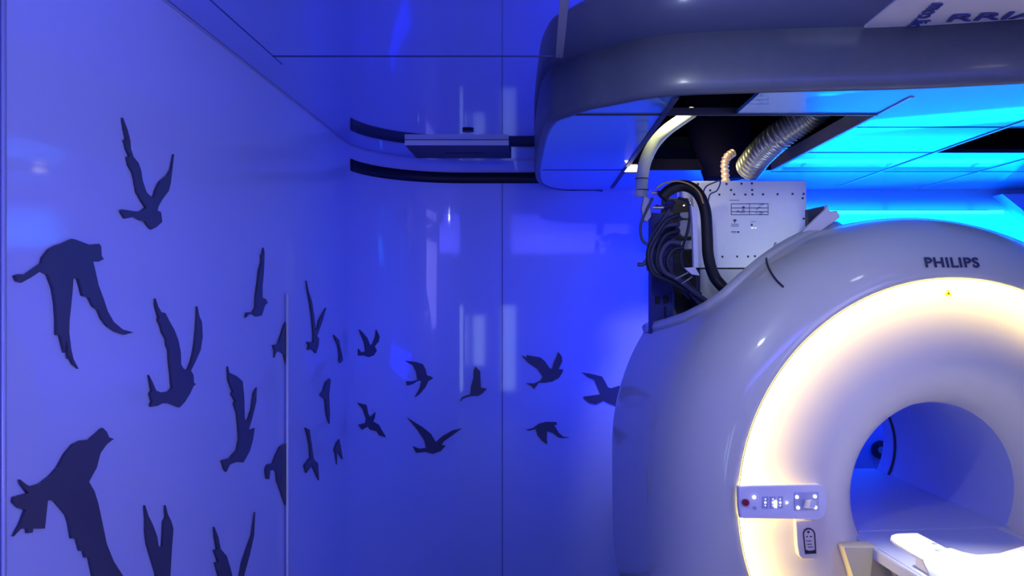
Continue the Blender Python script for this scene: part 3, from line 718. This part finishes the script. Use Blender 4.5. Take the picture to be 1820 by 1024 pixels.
# connector rack left of the box
rk = empty('connector_rack', at(1210, 530, 3.34)); tag(rk, 'dark connector rack with pale vertical rail left of the electronics box', 'connector rack')
K0 = rk.location
kr = lambda px, py, y=3.34: at(px, py, y)-K0
prism('back_plate', [kr(1178,352), kr(1262,352), kr(1268,500), kr(1290,560), kr(1205,560), kr(1195,505), kr(1172,470)], Vector((0, .04, 0)), M['black'], rk, .002)
prism('rail', [kr(x, y, 3.02) for x, y in ((1228,363),(1239,374),(1242,476),(1233,476),(1231,400))], Vector((0, .03, 0)), M['steel'], rk, .002)
for i, (x0, y0, x1, y1, c_) in enumerate(((1207,377,1230,388,'steel2'),(1206,391,1229,420,'steel2'),(1210,427,1231,443,'steel2'),(1183,356,1199,371,'post'))):
    prism('connector', [kr(x0, y0+3, 3.18), kr(x0+5, y0, 3.18), kr(x1, y0, 3.18), kr(x1, y1, 3.18), kr(x0+7, y1, 3.18), kr(x0, y1-5, 3.18)], Vector((0, .09, 0)), M[c_], rk, .003)
for x, y in ((1226,361),(1216,365)):
    c_ = kr(x, y, 3.16); prism('indicator_light', [c_+Vector((.0035*cos(i*pi/4), 0, .0028*sin(i*pi/4))) for i in range(8)], Vector((0, .01, 0)), M['led'], rk)
prism('angle_bracket', [kr(x, y, 3.01) for x, y in ((1216,476),(1236,475),(1244,490),(1230,488))], Vector((0, .02, 0)), M['steel'], rk, .001)
prism('clamp', [kr(x, y, 3.10) for x, y in ((1145,348),(1154,352),(1158,384),(1150,395),(1143,390),(1140,370))], Vector((0, .03, 0)), M['steel2'], rk, .003)

def cab(name, label, pts, y, r_, m_, cat='cable', group=None, k=8):
    P = [at(p[0], p[1], p[2] if len(p) > 2 else y) for p in pts]; o0 = P[0]
    o_ = tube(name, [p-o0 for p in P], r_, m_, None, k); o_.location = o0
    return tag(o_, label, cat, group)
cab('black_hose', 'thick black hose arching over the rack and down the left side of the electronics box',
    [(1176,352),(1190,338),(1214,330),(1238,341),(1253,372),(1257,420),(1259,455),(1270,492),(1294,522),(1312,560,3.2)], 3.06, .022, M['black'], 'hose')
cab('yellow_cable', 'thin yellow cable arching over the thick black hose', [(1166,335),(1180,326),(1205,322),(1228,329),(1243,343),(1250,362)], 3.02, .0035, M['yellow'])
cab('blue_wire', 'thin blue wire looped on the top left corner of the electronics box', [(1251,372),(1249,350),(1254,333),(1268,325),(1280,322),(1275,338),(1262,346),(1258,362)], 3.22, .003, M['post'])
cab('helium_pipe', 'pale insulated pipe curving down from the ceiling opening at its left edge',
    [(1230,200,3.42),(1212,212,3.36),(1184,232),(1162,256),(1148,284),(1142,310),(1140,335),(1139,350)], 3.3, .0255, M['pipe'], 'pipe')
for y_, r_ in ((318, .027), (338, .027)):
    c_ = at(1141, y_, 3.3)
    o_ = tube('pipe_band', [(.0262*cos(t*pi/12), .0262*sin(t*pi/12), 0) for t in range(24)], .0018, M['black'], None, closed=True); o_.location = c_
    tag(o_, ('upper' if y_ == 318 else 'lower')+' black band clamped round the pale insulated pipe', 'pipe band')
def ridged(n_rid, base, amp): return lambda i, n: base+amp*math.cos(2*pi*n_rid*i/n)
def cab2(name, label, pts, r_, m_, nr, amp, cat):
    P = [at(*p) for p in pts]; o0 = P[0]
    P = smoothpath([p-o0 for p in P], 24)
    # resample evenly
    o_ = tube(name, P, r_, m_, None, 2, 20, rf=ridged(nr, r_, amp)); o_.location = o0; return tag(o_, label, cat)
cab2('flexible_duct', 'silver ribbed flexible air duct in the ceiling opening',
     [(1475,165,3.0),(1445,200,3.1),(1412,222,3.15),(1380,246,3.2),(1352,272,3.3),(1330,300,3.4)], .055, M['duct'], 26, .0045, 'duct')
cab2('braided_hose', 'short copper coloured ribbed hose rising behind the electronics box', [(1290,330,3.4),(1289,310,3.4),(1288,292,3.4),(1292,280,3.4),(1302,272,3.42)], .017, M['copper'], 9, .002, 'hose')
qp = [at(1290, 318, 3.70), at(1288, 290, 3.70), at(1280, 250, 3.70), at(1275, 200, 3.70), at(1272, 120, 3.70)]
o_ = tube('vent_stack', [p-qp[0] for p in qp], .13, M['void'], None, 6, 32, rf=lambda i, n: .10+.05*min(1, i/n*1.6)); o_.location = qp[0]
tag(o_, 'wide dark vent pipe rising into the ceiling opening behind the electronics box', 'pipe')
# cable bundle: every cable its own object
labs = ['upper', 'lower']
runs = [
 [(1160,352),(1150,372),(1139,400),(1141,425),(1152,436)],
 [(1208,382),(1185,392),(1165,420),(1152,450),(1160,485),(1190,500),(1225,520)],
 [(1208,398),(1178,405),(1160,440),(1158,470),(1178,496),(1205,500),(1250,545)],
 [(1208,410),(1182,420),(1168,450),(1170,478),(1195,500),(1225,512),(1262,545)],
 [(1210,432),(1188,432),(1174,455),(1180,482),(1205,497),(1235,520),(1270,545)],
 [(1215,440),(1196,445),(1186,465),(1196,488),(1218,500),(1242,525),(1275,550)],
 [(1190,372),(1172,400),(1156,425),(1150,460),(1152,480)],
 [(1200,360),(1180,385),(1164,410),(1154,432)],
 [(1205,352),(1222,358),(1226,380),(1222,410),(1210,455),(1215,480)],
 [(1150,462),(1143,470),(1133,470)],
 [(1165,366),(1178,368),(1196,366)],
 [(1160,344),(1172,342),(1186,352)],
]
desc = ['single dark cable hanging in a bow left of the rack', None, None, None, None, None,
        'dark cable dropping along the left edge of the bundle', 'short dark cable crossing above the bundle', 'dark cable looping behind the rail connectors',
        'loose cable end sticking out left of the bundle', 'short horizontal lead with pale plugs below the clamp', 'short lead at the top of the clamp']
for i, r_ in enumerate(runs):
    if desc[i]: cab('cable', desc[i], r_, 3.10+.012*(i % 4), .0055 if i != 9 else .008, M['cable'] if i % 3 else M['greyc'])
    else: cab('cable', 'dark cable of the tied bundle sweeping from connectors down behind cover lip', r_, 3.08+.02*(i % 4), .009, M['cable'] if i % 2 else M['greyc'], 'cable', 'tied cable bundle at the rack')
for i in range(10):
    y0 = random.uniform(375, 450); xx = random.uniform(1150, 1175)
    P = [(1210, y0), (random.uniform(1178, 1195), y0+random.uniform(0, 15)), (xx, y0+random.uniform(20, 50)), (xx+random.uniform(0, 20), random.uniform(470, 495)), (random.uniform(1195, 1215), random.uniform(490, 505)), (random.uniform(1225, 1250), random.uniform(515, 535))]
    cab('cable', 'dark cable of the tied bundle sweeping from connectors down behind cover lip', P, random.uniform(3.14, 3.26), random.uniform(.003, .006), M['cable'] if i % 3 else M['greyc'], 'cable', 'tied cable bundle at the rack')
for i, (x, y) in enumerate(((1158,343),(1160,369))):
    a_, b_ = at(x, y, 3.08), at(x+(11 if i == 0 else 20), y, 3.08)
    o_ = tube('cable_plug', [Vector((0,0,0)), (b_-a_)*.5, b_-a_], .006, M['duct'], None, 6, 12, rf=ridged(4, .006, .001)); o_.location = a_
    tag(o_, ('upper' if i == 0 else 'lower')+' shiny metal cable plug beside the pipe clamp', 'plug')
for i, (xa, ya, xb, yb) in enumerate(((1200,496,1224,484),(1212,504,1230,492))):
    a_, b_ = at(xa, ya, 3.03), at(xb, yb, 3.03)
    o_ = tube('cable_tie', [Vector((0,0,0)), (b_-a_)*.5+Vector((0,-.01,0)), b_-a_], .003, M['steel2'], None, 6, 8); o_.location = a_
    tag(o_, ('upper left' if i == 0 else 'lower right')+' of two pale ties strapping the cable bundle', 'cable tie')

# cyan light tube behind the scanner top
lt = empty('light_tube', Vector((1.0, 4.26, EYE+.43))); tag(lt, 'glowing cyan light tube on back wall behind top of scanner', 'light tube')
a_, b_ = Vector((.35, 0, 0)), Vector((1.49, 0, 0))
tube('lit_tube', [a_, (a_+b_)/2, b_], .010, M['tube'], lt, 4)
box('batten', (.35, .118, -.012), (1.49, .14, .012), M['steel'], lt)
for x in (.45, .92, 1.39): box('bracket', (x-.006, .008, -.004), (x+.006, .12, .004), M['steel'], lt)
wl = empty('work_lamp', at(1122, 299, 3.58)); tag(wl, 'small bright rectangular lamp at left edge of the ceiling opening', 'lamp')
prism('lit_lens', [at(1110,305,3.56)-wl.location, at(1119,293,3.56)-wl.location, at(1133,293,3.56)-wl.location, at(1133,305,3.56)-wl.location], Vector((0,.01,0)), M['lamp2'], wl)
prism('frame', [at(1110,307,3.575)-wl.location, at(1119,291,3.575)-wl.location, at(1136,291,3.575)-wl.location, at(1136,307,3.575)-wl.location], Vector((0,.01,0)), M['dark'], wl)
